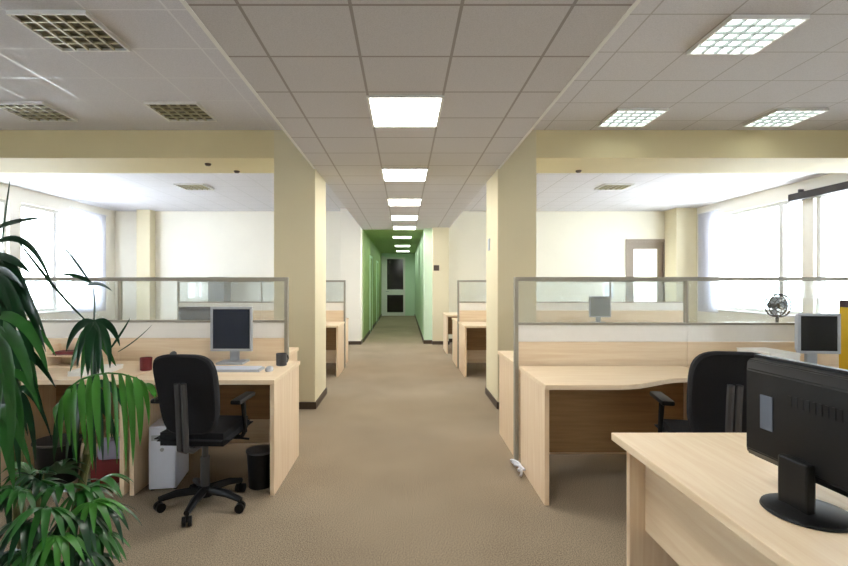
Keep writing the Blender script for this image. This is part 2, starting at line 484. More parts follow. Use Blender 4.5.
lit = louvre_lamp('lit white louvre lamp, largest in the ceiling right of the corridor', 2.24, 3.23, ZC, True, 'lit louvre lamps in the right ceiling')
dup(lit, (2.24, 4.83, ZC), None, 'lit louvre lamp close to the yellow beam and the corridor, beside the right column')
dup(lit, (3.74, 4.83, ZC), None, 'lit louvre lamp close to the yellow beam, farther from the right column')
dup(lit, (2.24, 1.63, ZC), None, 'added out-of-view louvre lamp over the closest maple desk')  # unseen lamp added to brighten the near desktop
dup(lit, (3.74, 1.63, ZC), None, 'added out-of-view louvre lamp right of the one over the closest maple desk')  # another unseen lamp added for desk light
off = louvre_lamp('unlit dark louvre lamp, largest in the ceiling left of the corridor', -2.15, 3.18, ZC, False, 'unlit louvre lamps in the left ceiling')
dup(off, (-2.11, 4.66, ZC), None, 'unlit dark louvre lamp close to the yellow beam, above the left column')
dup(off, (-3.50, 4.66, ZC), None, 'unlit dark louvre lamp close to the yellow beam, above the palm')
dup(off, (-3.55, 8.30, ZC), None, 'unlit louvre lamp in the back bay ceiling behind the left beam')
dup(off, (3.55, 8.30, ZC), None, 'unlit louvre lamp in the back bay ceiling behind the right beam')


def detector(label, x, y, z):
    o = MB().lathe([(.034, 0), (.034, -.012), (.024, -.024), (.010, -.027)], n=20).build('smoke_detector', M_BROWNGREY, None, True)
    o.location = (x, y, z)
    tag(o, label, 'smoke detector', 'small dark detectors under the beams'); return o


detector('small dark detector under the left beam, farther from the left column', -2.20, 5.50, 2.69)
detector('small dark detector under the left beam, closer to the left column', -2.00, 5.86, 2.69)
detector('small dark detector under the right beam', 2.08, 5.84, 2.69)


# ------------------------------------------------------------------ desks
def desk(label, x0, x1, y0, y1, user=-1, group=None, z=.74, poly=None, panels='lr', mz=.30, foot=None):
    """user = -1: the sitter is on the camera's side"""
    cx, cy = (x0 + x1) / 2, (y0 + y1) / 2
    t = thing('desk', label, 'desk', (cx, cy, 0), 0, group)
    w, d = (x1 - x0) / 2, (y1 - y0) / 2
    if poly: MB().prism([(x - cx, y - cy) for x, y in poly], z - .03, z, .003).build('desktop', M_WOOD, t)
    else: MB().box(-w, w, -d, d, z - .03, z, .003).build('desktop', M_WOOD, t)
    th = .028
    a, b = (-d + .03, d - .01) if user < 0 else (-d + .01, d - .03)
    al, bl = (a, b) if foot is None else (foot - cy, b)
    if 'l' in panels: MB().box(-w + .008, -w + .008 + th, al, bl, 0, z - .03, .002).build('side_panel', M_WOODZ, t)
    ar = a
    if poly: ar = min(y for x, y in poly if x > x1 - .05) - cy + .05
    if 'r' in panels: MB().box(w - .008 - th, w - .008, ar, b, 0, z - .03, .002).build('side_panel', M_WOODZ, t)
    my = d - .07 if user < 0 else -d + .05
    MB().box(-w + .008 + th, w - .008 - th, my, my + .02, mz, z - .03).build('modesty_panel', M_WOODSHADE, t)
    return t


GL = 'maple desks on the camera side of the left partition'
desk('maple desk under the grey framed monitor, beside the left column', -1.75, -.815, 3.08, 3.85, -1, GL)
desk('maple desk half hidden behind the palm', -2.72, -1.77, 3.08, 3.85, -1, GL)
desk('maple desk farthest from the corridor behind the palm', -3.70, -2.74, 3.08, 3.85, -1, GL)
# right: wave shaped top, deep at the corridor end
wave = [(.845, 2.93)]
for k in range(13):
    u = k / 12
    wave.append((1.30 + .52 * u, 2.93 + .22 * (3 * u * u - 2 * u ** 3)))
wave += [(2.05, 3.15), (2.05, 3.60), (.845, 3.60)]
desk('maple wave-fronted desk beside the right column, in front of a swivel chair', .845, 2.05, 2.93, 3.60, -1, 'maple desks on the camera side of the right partition', poly=wave, mz=.13, foot=2.97)
desk('maple desk carrying the yellow box file, behind the right swivel chair', 2.07, 3.55, 3.05, 3.60, -1, 'maple desks on the camera side of the right partition')
GB = 'maple desks behind the near partitions'
desk('maple desk behind the right partition, its end panel on the corridor', .845, 2.05, 3.70, 4.42, 1, GB)
desk('maple desk behind the right partition carrying the desk fan', 2.07, 3.55, 3.70, 4.42, 1, GB)
desk('maple desk behind the left partition carrying a dark monitor', -2.30, -1.0, 3.96, 4.66, 1, GB)
GF = 'maple desks in the back bays'
desk('far maple desk with open dark kneehole behind the left column', -2.2, -.94, 7.02, 7.75, -1, GF)
desk('far maple desk set back behind the glass at the left column', -2.2, -.96, 7.84, 8.55, 1, GF)
desk('far maple desk with open dark kneehole behind the right column', .86, 2.1, 6.98, 7.75, -1, GF)
desk('far maple desk carrying a grey screen in the back bay', 2.12, 3.9, 6.98, 7.75, -1, GF)
desk('far maple desk behind the second glass partition, its end on the corridor', .84, 2.1, 7.84, 8.6, 1, GF)
desk('last maple desk along the corridor, before the mint green wall', .80, 2.1, 9.3, 10.1, -1, GF)

# near desk at the bottom right, end panel and apron
nd = thing('desk', 'large maple desk under the big black monitor, closest to the camera', 'desk', (1.75, 1.2, 0))
MB().box(-.905, .905, -.62, .80, .71, .74, .003).build('desktop', M_WOODY, nd)
MB().box(-.875, .875, .70, .728, 0, .71, .002).build('end_panel', M_WOODZ, nd)
MB().box(-.875, .875, -.60, -.572, 0, .71, .002).build('end_panel', M_WOODZ, nd)
MB().box(-.815, -.795, -.572, .70, .39, .71, .002).build('apron', M_WOODY, nd)


# ------------------------------------------------------------------ partitions
def partition(label, x0, x1, y, n, name_extra=None, top=1.395):
    cx = (x0 + x1) / 2
    t = thing('glass_partition', label, 'partition', (cx, y, 0), 0, 'glass topped desk partitions')
    w = (x1 - x0) / 2; h = .018; step = 2 * w / n
    MB().box(-w, w, -.02, .02, top - .03, top, .004).build('top_rail', M_ALU, t)
    MB().box(-w, w, -.02, .02, 1.038, 1.056, .003).build('glass_rail', M_ALU, t)
    for i in range(n + 1):
        x = -w + step * i
        a, b = (x, x + .028) if i == 0 else ((x - .028, x) if i == n else (x - .008, x + .008))
        MB().box(a, b, -.022, .022, 0 if i in (0, n) else 1.054, top - .03, .003).build('post', M_ALU, t)
    for i in range(n):
        a = -w + step * i + (.028 if i == 0 else .0095); b = -w + step * (i + 1) - (.028 if i == n - 1 else .0095)
        MB().box(a - .008, b + .008, -.004, .004, 1.06, top - .03).build('glass', M_GLASS, t)
        MB().box(a - .008, b + .008, -.015, .015, .915, 1.035).build('pinboard', M_PANEL, t)
        MB().box(a - .008, b + .008, -.016, .016, .08, .912, .002).build('lower_panel', M_WOOD, t)
    return t


partition('glass partition with grey rail behind the palm and left chair', -3.60, -.92, 3.90, 2)
partition('glass partition with grey rail beside the right column', .82, 4.66, 3.65, 3)
partition('small looking far glass partition seen past the left column', -3.6, -.93, 7.795, 2)
partition('small looking far glass partition seen past the right column', .85, 4.5, 7.795, 3)


# ------------------------------------------------------------------ chairs
def make_chair(label, loc, rz):
    t = thing('office_chair', label, 'office chair', loc, rz, 'black swivel office chairs')
    # local: sitter faces +Y
    def seat(u, v):
        a = u * 2 * PI
        return None
    sb = bmesh.new(); bmesh.ops.create_cube(sb, size=1)
    for v in sb.verts: v.co = (v.co.x * .44, v.co.y * .45 + .02, .455 + v.co.z * .075)
    bmesh.ops.bevel(sb, geom=sb.edges[:], offset=.035, segments=4, affect='EDGES')
    m = MB(); m._add(sb); m.build('seat', M_FABRIC, t, True)
    # backrest: rounded slab, slightly wrapped and leaning, tapering to the bottom
    m = MB(); N, K = 14, 40; front = []; rings = []
    for layer, (off, sc) in enumerate(((-.028, .86), (-.034, .95), (-.02, 1.), (.012, 1.), (.030, .94), (.034, .82))):
        ring = []
        for k in range(K):
            a = 2 * PI * k / K
            c, s_ = math.cos(a), math.sin(a)
            e = .48
            x = .184 * math.copysign(abs(c) ** e, c) * sc; z = .235 * math.copysign(abs(s_) ** e, s_) * sc
            x *= 1 - .13 * (.5 - z / .47)
            y = off + .55 * x * x + .02 * math.cos(z * 7)
            ring.append(m.bm.verts.new((x, -.235 - .06 * z / .235 + y, .725 + z)))
        rings.append(ring)
    for i in range(len(rings) - 1):
        for k in range(K): m.bm.faces.new((rings[i][k], rings[i][(k + 1) % K], rings[i + 1][(k + 1) % K], rings[i + 1][k]))
    m.bm.faces.new(rings[0][::-1]); m.bm.faces.new(rings[-1])
    m.build('backrest', M_FABRIC, t, True)
    # back bracket: flat bar from under the seat up the spine
    m = MB()
    pts = [(0, .0, .405), (0, -.2, .40), (0, -.268, .43), (0, -.275, .52), (0, -.288, .70), (0, -.30, .80)]
    for s_ in (-.018, .018): m.tube([(x + s_, y, z) for x, y, z in pts], .017, 8)
    m.build('back_bracket', M_DGREY, t, True)
    for s_ in (-1, 1):
        m = MB()
        m.tube([(s_ * .17, .03, .412), (s_ * .215, .03, .415), (s_ * .238, .02, .45), (s_ * .240, .0, .56), (s_ * .238, -.01, .645)], [.013, .013, .014, .014, .016], 8)
        m.build('arm_post', M_BLACK, t, True)
        MB().box(s_ * .238 - .032, s_ * .238 + .032, -.13, .12, .645, .672, .011).build('armrest', M_BLACK, t, True)
    MB().cyl((0, 0, .09), (0, 0, .30), .027).cyl((0, 0, .29), (0, 0, .40), .018).box(-.09, .09, -.08, .09, .395, .42, .006).build('gas_column', M_DGREY, t, True)
    MB().tube([(.05, .05, .40), (.2, .06, .395), (.25, .06, .39)], .007, 6).build('tilt_lever', M_BLACK, t, True)
    m = MB(); m.lathe([(.045, .065), (.05, .075), (.05, .115), (.035, .125)], n=20)
    ends = []
    for k in range(5):
        a = 2 * PI * k / 5 - PI / 2 + .05
        d = Vector((math.cos(a), math.sin(a), 0)); ends.append(d * .25)
        m.tube([d * .03 + Vector((0, 0, .10)), d * .16 + Vector((0, 0, .095)), d * .255 + Vector((0, 0, .072))], [.026, .023, .017], 8)
    m.build('star_base', M_BLACK, t, True)
    for k, e in enumerate(ends):
        c = MB(); a = k * 1.3 + .4
        ax = Vector((math.cos(a), math.sin(a), 0)); p = e + Vector((0, 0, .0275))
        c.cyl(p - ax * .026, p - ax * .006, .0272, n=18).cyl(p + ax * .006, p + ax * .026, .0272, n=18).cyl(p, p + Vector((0, 0, .05)), .008, n=8).cyl(p - ax * .02, p + ax * .02, .008, n=8)
        c.build('caster', M_BLACK, t, True)
    return t


ch = make_chair('black swivel chair with its back to the camera, beside the palm', (-1.205, 2.97, 0), R(-3))
ch2 = dup(ch, (1.72, 2.75, 0), -math.atan2(.22, .97), 'black swivel chair at the wave-fronted desk, partly behind the big monitor')


ch2.scale = (1.06, 1.06, 1.05)


# ------------------------------------------------------------------ monitors
def monitor(label, loc, rz, w, h, zb, frame, screen, base='rect', vent=False, thick=.05, group='flat monitors'):
    """local: screen faces -Y, origin on the desktop; zb = gap between desktop and panel"""
    t = thing('monitor', label, 'monitor', loc, rz, group)
    b = .018; W2, H = w / 2, h
    f = MB()
    f.box(-W2, W2, -.012, .012, zb, zb + b, .003).box(-W2, W2, -.012, .012, zb + H - b, zb + H, .003)
    f.box(-W2, -W2 + b, -.012, .012, zb + b, zb + H - b, .003).box(W2 - b, W2, -.012, .012, zb + b, zb + H - b, .003)
    f.build('bezel', frame, t)
    MB().box(-W2 + b, W2 - b, -.006, .004, zb + b, zb + H - b).build('screen', screen, t)
    s = MB(); bm = s.bm
    r0 = [(-W2 + .008, .012, zb + .01), (W2 - .008, .012, zb + .01), (W2 - .008, .012, zb + H - .008), (-W2 + .008, .012, zb + H - .008)]
    r1 = [(x * .985, .012 + thick * .55, zb + H / 2 + (z - zb - H / 2) * .97) for x, y, z in r0]
    r2 = [(x * .86, .012 + thick, zb + H / 2 + (z - zb - H / 2) * .80) for x, y, z in r0]
    vs = [[bm.verts.new(p) for p in r] for r in (r0, r1, r2)]
    for i in range(2):
        for k in range(4): bm.faces.new((vs[i][k], vs[i][(k + 1) % 4], vs[i + 1][(k + 1) % 4], vs[i + 1][k]))
    bm.faces.new(vs[0][::-1]); bm.faces.new(vs[2])
    bmesh.ops.bevel(bm, geom=[e for e in bm.edges], offset=.004, segments=2, affect='EDGES')
    sh = s.build('back_shell', frame, t)
    ny = .012 + thick
    if vent:
        MB().box(.085, .128, ny - .001, ny + .003, zb + .115, zb + .212, .001).build('socket_cover', M_SOCKET, sh)
        v = MB()
        for k in range(9): v.box(-.12 + k * .018, -.111 + k * .018, ny - .001, ny + .0015, zb + .20, zb + .23)
        v.build('vent', M_BLACK, sh)
    nw = .046 if base == 'round' else .035
    MB().box(-nw, nw, ny - .004, ny + .022, .012, zb + H * (.22 if base == 'round' else .45), .006).build('neck', frame, t)
    if base == 'round':
        MB().lathe([(.101, 0), (.106, .004), (.104, .010), (.085, .016), (.04, .022), (.0001, .022)], (0, .045, 0), 40, 1., .95).build('base', frame, t, True)
    else:
        MB().box(-.10, .10, -.06, .12, 0, .014, .005).build('base', frame, t)
    return t


monitor('big black monitor seen from behind on the closest maple desk', (1.112, 1.30, .74), R(94), .44, .315, .075, M_BLACK, M_SCREENK, 'round', True, .055)
monitor('dark monitor in light grey frame on the desk before the left chair', (-1.305, 3.71, .74), 0, .315, .335, .095, M_GREYP, M_SCREEN)
monitor('small monitor with black screen and grey frame beside the yellow box file', (2.79, 3.30, .74), R(-6), .265, .27, .135, M_GREYP, M_SCREENK)
monitor('dark monitor behind the left glass partition, back turned', (-1.82, 4.32, .74), R(180), .32, .30, .10, M_DGREY, M_SCREENK)
monitor('grey screen monitor on the far desk seen through the right glass', (2.98, 7.45, .74), 0, .33, .32, .09, M_GREYP, M_SCREENG)


# ------------------------------------------------------------------ things on and under the desks
def pc(label, loc, m, rz=0.):
    t = thing('computer_tower', label, 'computer tower', loc, rz)
    MB().box(-.085, .085, -.15, .15, .012, .42, .008).build('case', m, t)
    MB().box(-.08, .08, -.157, -.149, .02, .41, .003).build('front_panel', m, t)
    MB().box(-.065, .065, -.161, -.156, .33, .365, .002).build('drive_bay', M_GREYP if m is M_PLASTICW else M_DGREY, t)
    MB().cyl((0, -.156, .27), (0, -.162, .27), .012).build('power_button', M_CHROME, t)
    for a in (-.07, .07):
        for b in (-.12, .12): MB().cyl((a, b, 0), (a, b, .013), .012, n=10).build('foot', M_BLACK, t)
    return t


pc('white computer tower on the carpet under the left desk', (-1.592, 3.33, 0), M_PLASTICW, R(9))
wb2 = thing('waste_bin', 'low black waste bin in the dark kneehole, beside the end panel', 'waste bin', (-.955, 3.26, 0))
MB().lathe([(.07, 0), (.075, .004), (.088, .24), (.082, .24), (.068, .012), (.0001, .01)], n=28).build('bucket', M_BLACK, wb2, True)
MB().lathe([(.087, .23), (.093, .234), (.093, .244), (.086, .246)], n=28).build('rim', M_DGREY, wb2, True)

kb = thing('keyboard', 'pale grey keyboard in front of the grey framed monitor', 'keyboard', (-1.19, 3.42, .74))
MB().box(-.2, .2, -.07, .07, 0, .016, .004).build('case', M_GREYP, kb)
k = MB()
for r in range(5):
    for c in range(15): k.box(-.188 + c * .025, -.167 + c * .025, -.058 + r * .024, -.038 + r * .024, .016, .022)
k.build('keys', M_PLASTICW, kb)
ms = MB().lathe([(.028, 0), (.031, .01), (.026, .024), (.012, .032), (.0001, .033)], n=20, sx=.9, sy=1.5).build('computer_mouse', M_GREYP, None, True)
ms.location = (-.935, 3.40, .74); tag(ms, 'grey computer mouse beside the pale keyboard', 'computer mouse')


def mug(label, loc, m, rz=0.):
    t = thing('mug', label, 'mug', loc, rz, 'mugs on the left desks')
    MB().lathe([(.03, 0), (.038, .004), (.04, .09), (.037, .09), (.034, .012), (.0001, .01)], n=24).build('cup', m, t, True)
    MB().tube([(.038, 0, .075), (.06, 0, .07), (.068, 0, .045), (.058, 0, .022), (.038, 0, .018)], .006, 8).build('handle', m, t, True)
    return t


mug('dark mug at the corridor end of the desk under the monitor', (-.905, 3.62, .74), M_DGREY, 1.)
mug('dark red mug on the desk between palm and chair', (-1.80, 3.42, .74), M_RED, 2.)
ph = thing('telephone', 'black desk telephone on the desk above the white tower', 'telephone', (-1.62, 3.52, .74), .15)
bm_ = MB(); v = [bm_.bm.verts.new(p) for p in ((-.09, -.1, 0), (.09, -.1, 0), (.09, .1, 0), (-.09, .1, 0), (-.09, -.1, .025), (.09, -.1, .025), (.09, .1, .07), (-.09, .1, .07))]
for q in ((3, 2, 1, 0), (4, 5, 6, 7), (0, 1, 5, 4), (1, 2, 6, 5), (2, 3, 7, 6), (3, 0, 4, 7)): bm_.bm.faces.new([v[i] for i in q])
bm_.build('body', M_BLACK, ph)
MB().tube([(-.06, -.09, .048), (-.06, -.07, .062), (-.06, 0, .078), (-.06, .07, .09), (-.06, .095, .088)], [.022, .02, .014, .02, .022], 10).build('handset', M_DGREY, ph, True)
pp = thing('paper_stack', 'stack of white sheets on the desk half behind the palm', 'paper stack', (-2.1, 3.35, .74), .1)
s_ = MB()
for i in range(8): s_.box(-.105 + rng.uniform(-.004, .004), .105 + rng.uniform(-.004, .004), -.148, .148 + rng.uniform(-.004, .004), i * .004, i * .004 + .0035)
s_.build('sheets', M_PAPER, pp)
bx = thing('desk_organiser', 'small wooden desk organiser behind the palm leaves', 'desk organiser', (-2.45, 3.6, .74), 0)
o_ = MB().box(-.13, .13, -.08, .08, 0, .012).box(-.13, -.118, -.08, .08, .012, .16).box(.118, .13, -.08, .08, .012, .16).box(-.118, .118, .068, .08, .012, .16).box(-.118, .118, -.08, .068, .08, .09)
o_.build('box', M_WOOD, bx)
MB().box(-.09, .09, -.06, .05, .09, .112, .002).build('notebook', M_RED, bx)
bag = thing('bag', 'dark red bag with grey lilac top on the carpet behind the palm', 'bag', (-1.98, 3.36, 0), .2)
MB().box(-.13, .13, -.08, .08, 0, .16, .03).build('body', M_RED, bag, True)
MB().box(-.10, .10, -.06, .06, .15, .29, .04).build('top_cloth', M_PURPLE, bag, True)
bn = thing('waste_bin', 'dark waste bin under the desk behind the palm', 'waste bin', (-2.36, 3.34, 0))
MB().lathe([(.11, 0), (.115, .005), (.14, .28), (.132, .28), (.108, .015), (.0001, .012)], n=28).build('bucket', M_BLACK, bn, True)
MB().lathe([(.138, .268), (.146, .272), (.146, .284), (.138, .286)], n=28).build('rim', M_DGREY, bn, True)

# right desk clutter
fd = thing('box_file', 'yellow box file standing at the right end of the desk', 'box file', (3.16, 3.36, .74))
MB().box(-.055, .055, -.14, .14, 0, .44, .003).build('case', M_YELLOW, fd)
MB().box(-.03, .03, -.1425, -.139, .12, .22, .001).build('spine_label', M_PAPER, fd)
tg = MB().box(-.075, .075, -.12, .12, 0, .05, .004).build('folder', M_PLUM, None); tg.location = (3.165, 3.36, 1.18)
tag(tg, 'dark plum folder lying on top of the yellow box file', 'folder')
for i, (x, y, r, lb) in enumerate(((2.52, 3.40, .06, 'thick pile of white paper left of the small grey framed monitor'), (2.22, 3.22, -.1, 'loose white sheet on the desk edge beside the swivel chair'))):
    p = MB()
    for k in range(24 if i == 0 else 2): p.box(-.105 + rng.uniform(-.006, .006), .105 + rng.uniform(-.006, .006), -.148, .148, k * .006, k * .006 + .0058)
    o = p.build('paper_sheets', M_PAPER, None); o.location = (x, y, .74); o.rotation_euler = (0, 0, r)
    tag(o, lb, 'paper', 'papers on the right desk')
kr = thing('keyboard', 'black keyboard in front of the small monitor by the yellow box file', 'keyboard', (2.74, 3.13, .74), R(-6))
MB().box(-.2, .2, -.06, .06, 0, .016, .004).build('case', M_BLACK, kr)
k = MB()
for r in range(5):
    for c in range(15): k.box(-.188 + c * .025, -.167 + c * .025, -.05 + r * .021, -.033 + r * .021, .016, .021)
k.build('keys', M_DGREY, kr)

# desk fan behind the right glass
fn = thing('desk_fan', 'small dark desk fan behind the right glass partition', 'desk fan', (3.16, 4.15, .74))
MB().lathe([(.075, 0), (.08, .006), (.07, .022), (.02, .03), (.0001, .03)], n=24).build('base', M_DGREY, fn, True)
MB().cyl((0, 0, .025), (0, 0, .34), .012).build('post', M_DGREY, fn, True)
MB().cyl((0, .01, .42), (0, .085, .42), .038, .028).build('motor', M_DGREY, fn, True)
g = MB(); N = 24
for rr, yy in ((.095, -.03), (.095, .015), (.06, -.045), (.03, -.05)):
    g.tube([(rr * math.cos(2 * PI * q / N), yy, .42 + rr * math.sin(2 * PI * q / N)) for q in range(N + 1)], .006 if rr > .09 else .0025, 6)
for q in range(12):
    a = 2 * PI * q / 12
    g.tube([(.02 * math.cos(a), -.052, .42 + .02 * math.sin(a)), (.06 * math.cos(a), -.045, .42 + .06 * math.sin(a)), (.095 * math.cos(a), -.03, .42 + .095 * math.sin(a)), (.095 * math.cos(a), .015, .42 + .095 * math.sin(a)), (.03 * math.cos(a), .03, .42 + .03 * math.sin(a))], .0022, 5)
g.build('cage', M_BLACK, fn, True)
for q in range(3):
    a0 = 2 * PI * q / 3
    MB().grid(lambda u, v: Vector(((.018 + .062 * u) * math.cos(a0 + (v - .5) * 1.2), -.012 + (v - .5) * .025, .42 + (.018 + .062 * u) * math.sin(a0 + (v - .5) * 1.2))), 4, 6).build('blade', M_GREYP, fn, True)

# cables by the right end panel
cb = MB()
for q in range(3):
    pts = [(.80 + .012 * q, 3.66 - .02 * q, .012 + .25 * (1 - t) ** 3 if q == 0 else .012) for t in (0, .2, .4, .6)] if q == 0 else []
    cb.tube([(.855 + .02 * math.sin(q * 2 + t * 6), 3.40 + .26 * t - .03 * q, .012 + .010 * q + .05 * max(0, math.sin(t * 3 + q))) for t in [i / 14 for i in range(15)]], .009, 8)
o = cb.build('cable_bundle', M_PLASTICW, None, True); tag(o, 'white cables bunched on the carpet at the right desk end panel', 'cable')
o.location.x = -.045

# back bay furniture and wall fittings
lk = thing('metal_cabinet', 'grey metal cabinet against the back wall seen through the left glass', 'cabinet', (-4.12, 10.95, 0))
MB().box(-.18, .18, -.2, .2, 0, 1.48, .004).build('body', M_LOCK, lk)
dr = MB().box(-.17, .17, -.215, -.201, .06, 1.46, .003).build('door', M_LOCK, lk)
MB().box(.11, .13, -.228, -.214, .75, .87, .003).build('handle', M_CHROME, dr)
nb = MB().box(4.58, 4.78, YB - .012, YB - .001, 1.0, 1.31, .002).build('notice', M_GREYP, None, loc=(4.68, YB - .006, 1.0)); tag(nb, 'small grey notice on the back wall left of the glazed door', 'notice')
th = MB().box(-.06, .06, -.02, .0, -.06, .06, .006).build('wall_thermostat', M_BASEB, None); th.location = (.71, 10.749, 1.68); tag(th, 'small brown thermostat on the far right column', 'thermostat')
sw = MB().box(-.012, .0, -.05, .05, -.07, .07, .004).build('wall_switch', M_GREYP, None); sw.location = (1.003, 5.75, 1.80); tag(sw, 'grey plate on the corridor side of the near right column', 'wall plate')

# dark blind case over the window, sheer curtain in the corner
bc = thing('blind_case', 'dark roller blind case along the top of the nearest right window', 'blind', (XR - .06, 7.3, 2.70))
MB().box(-.06, .055, -.75, .72, -.02, .095, .012).build('case', M_BROWNBAR, bc)
for a in (-.6, .55): MB().box(-.02, .056, a - .015, a + .015, .08, .15, .003).build('bracket', M_DGREY, bc)


def curtain(label, x, y0, y1, z0, z1):
    t = thing('curtain', label, 'curtain', (x, (y0 + y1) / 2, 0), 0, 'sheer curtains at the windows')
    L_ = y1 - y0; n = max(3, int(L_ / .09))
    MB().grid(lambda u, v: Vector((.022 * math.sin(u * n * 2 * PI) * (1 - .3 * v), -L_ / 2 + u * L_, z0 + (z1 - z0) * v)), n * 8, 6).build('fabric', M_CURTAIN, t, True, recalc=False)
    MB().cyl((0, -L_ / 2 - .05, z1 + .01), (0, L_ / 2 + .05, z1 + .01), .011, n=10).build('rail', M_WHITE, t, True)
    return t


curtain('sheer white curtain bunched beside the right corner column', XR - .09, 9.85, 10.5, .75, 2.82)
curtain('sheer white curtain bunched at the left back window', XL + .09, 9.6, 10.7, .75, 2.82)


# ------------------------------------------------------------------ palm
palm = thing('potted_palm', 'tall green palm with fan leaves in the left foreground', 'potted plant', (-1.12, 1.5, 0))
P0 = Vector((-1.12, 1.5, 0))
MB().lathe([(.13, 0), (.14, .005), (.175, .27), (.19, .275), (.19, .315), (.172, .315), (.165, .27), (.0001, .27)], n=36).build('pot', M_POT, palm, True)
MB().lathe([(.166, .268), (.166, .285), (.08, .292), (.0001, .294)], n=28).build('soil', M_SOIL, palm, True)


def frond(stem, hub, d, n=8, spread=75, length=.30, width=.030, droop=.45, lift=.15, m=None, name='fan_leaf', tw=0.):
    """stem and hub in world; fan of leaflets leaving the hub along d"""
    mb = MB(); stem = Vector(stem) - P0; hub = Vector(hub) - P0
    mid = (stem + hub) / 2 + Vector((0, 0, .10 * (hub - stem).length))
    pts = [stem.lerp(mid, t).lerp(mid.lerp(hub, t), t) for t in [i / 8 for i in range(9)]]
    mb.tube(pts, [.006 - .003 * i / 8 for i in range(9)], 6)
    d = Vector(d).normalized(); up = Vector((0, 0, 1))
    side = d.cross(up)
    if side.length < .1: side = Vector((1, 0, 0))
    side.normalize(); nrm = side.cross(d).normalized()
    if tw: side = Matrix.Rotation(tw, 3, d) @ side; nrm = Matrix.Rotation(tw, 3, d) @ nrm
    NS = 9
    for i in range(n):
        a = R(spread) * (-1 + 2 * i / (n - 1)) if n > 1 else 0.
        a += R(rng.uniform(-5, 5))
        dr = (d * math.cos(a) + side * math.sin(a) + nrm * lift).normalized()
        L_ = length * (1 - .22 * (abs(a) / R(90)) ** 2) * rng.uniform(.88, 1.1)
        Wd = width * rng.uniform(.85, 1.1); g = droop * rng.uniform(.8, 1.25)
        sd = dr.cross(nrm).normalized(); rows = []
        for k in range(NS + 1):
            t = k / NS
            p = hub + dr * L_ * (t - .12 * g * t * t) + Vector((0, 0, -g * L_ * t * t * 1.1))
            w = Wd * (min(1, t * 3.2) ** .7) * (1 - t ** 2.2) ** .8 + .0008
            nn = nrm
            rows.append((mb.bm.verts.new(p - sd * w + nn * w * .28), mb.bm.verts.new(p), mb.bm.verts.new(p + sd * w + nn * w * .28)))
        for k in range(NS):
            for q in (0, 1): mb.bm.faces.new((rows[k][q], rows[k][q + 1], rows[k + 1][q + 1], rows[k + 1][q]))
    return mb.build(name, m or M_LEAF, palm, True, recalc=False, angle=0)


# canes
canes = []
for (bx_, by_, tx, ty, tz) in ((-1.16, 1.52, -1.22, 1.50, 1.38), (-1.08, 1.55, -1.02, 1.62, 1.02), (-1.12, 1.45, -1.05, 1.42, .80), (-1.20, 1.47, -1.34, 1.44, 1.10), (-1.05, 1.48, -.94, 1.46, .66)):
    a = Vector((bx_, by_, .28)); b = Vector((tx, ty, tz)); canes.append((a, b))
    m = MB(); pts = [a.lerp(b, i / 10) + Vector((.012 * math.sin(i * 1.1), .01 * math.cos(i * 1.3), 0)) - P0 for i in range(11)]
    m.tube(pts, [.017 - .006 * i / 10 + (.002 if i % 2 else 0) for i in range(11)], 10); m.build('cane', M_STEM, palm, True)


def on(ci, t): return canes[ci][0].lerp(canes[ci][1], t)




def blades(ci, t, hub, lst, m, w=.012, name='fan_leaf', rach=None):
    """one leaf of long blades: each blade runs hub -> mid -> tip, given as (px, py, depth)"""
    mb = MB(); st = on(ci, t) - P0; hp = px(*hub) - P0
    mid = (st + hp) / 2 + Vector((0, 0, .05))
    mb.tube([st.lerp(mid, q / 6).lerp(mid.lerp(hp, q / 6), q / 6) for q in range(7)], [.0055 - .0022 * q / 6 for q in range(7)], 6)
    if rach: mb.tube([px(*p) - P0 for p in rach], [.0035 - .002 * q / len(rach) for q in range(len(rach))], 6)
    NS = 12
    for b in lst:
        wd = b[3] if len(b) > 3 else w * rng.uniform(.85, 1.15)
        a, c, e = [px(*p) - P0 for p in b[:3]]
        c = c * 2 - (a + e) / 2
        n0 = Vector((rng.uniform(-.35, .35), -.8, rng.uniform(.15, .7)))
        rows = []
        for k in range(NS + 1):
            u = k / NS
            p = a * (1 - u) ** 2 + c * 2 * u * (1 - u) + e * u * u
            tg_ = ((c - a) * (1 - u) + (e - c) * u).normalized()
            sd = tg_.cross(n0).normalized(); nn = sd.cross(tg_)
            ww = wd * (min(1, .25 + u * 3) ** .7) * (1 - u ** 2.4) ** .8 + .0006
            rows.append((mb.bm.verts.new(p - sd * ww + nn * ww * .3), mb.bm.verts.new(p), mb.bm.verts.new(p + sd * ww + nn * ww * .3)))
        for k in range(NS):
            for q in (0, 1): mb.bm.faces.new((rows[k][q], rows[k][q + 1], rows[k + 1][q + 1], rows[k + 1][q]))
    return mb.build(name, m, palm, True, recalc=False, angle=0)


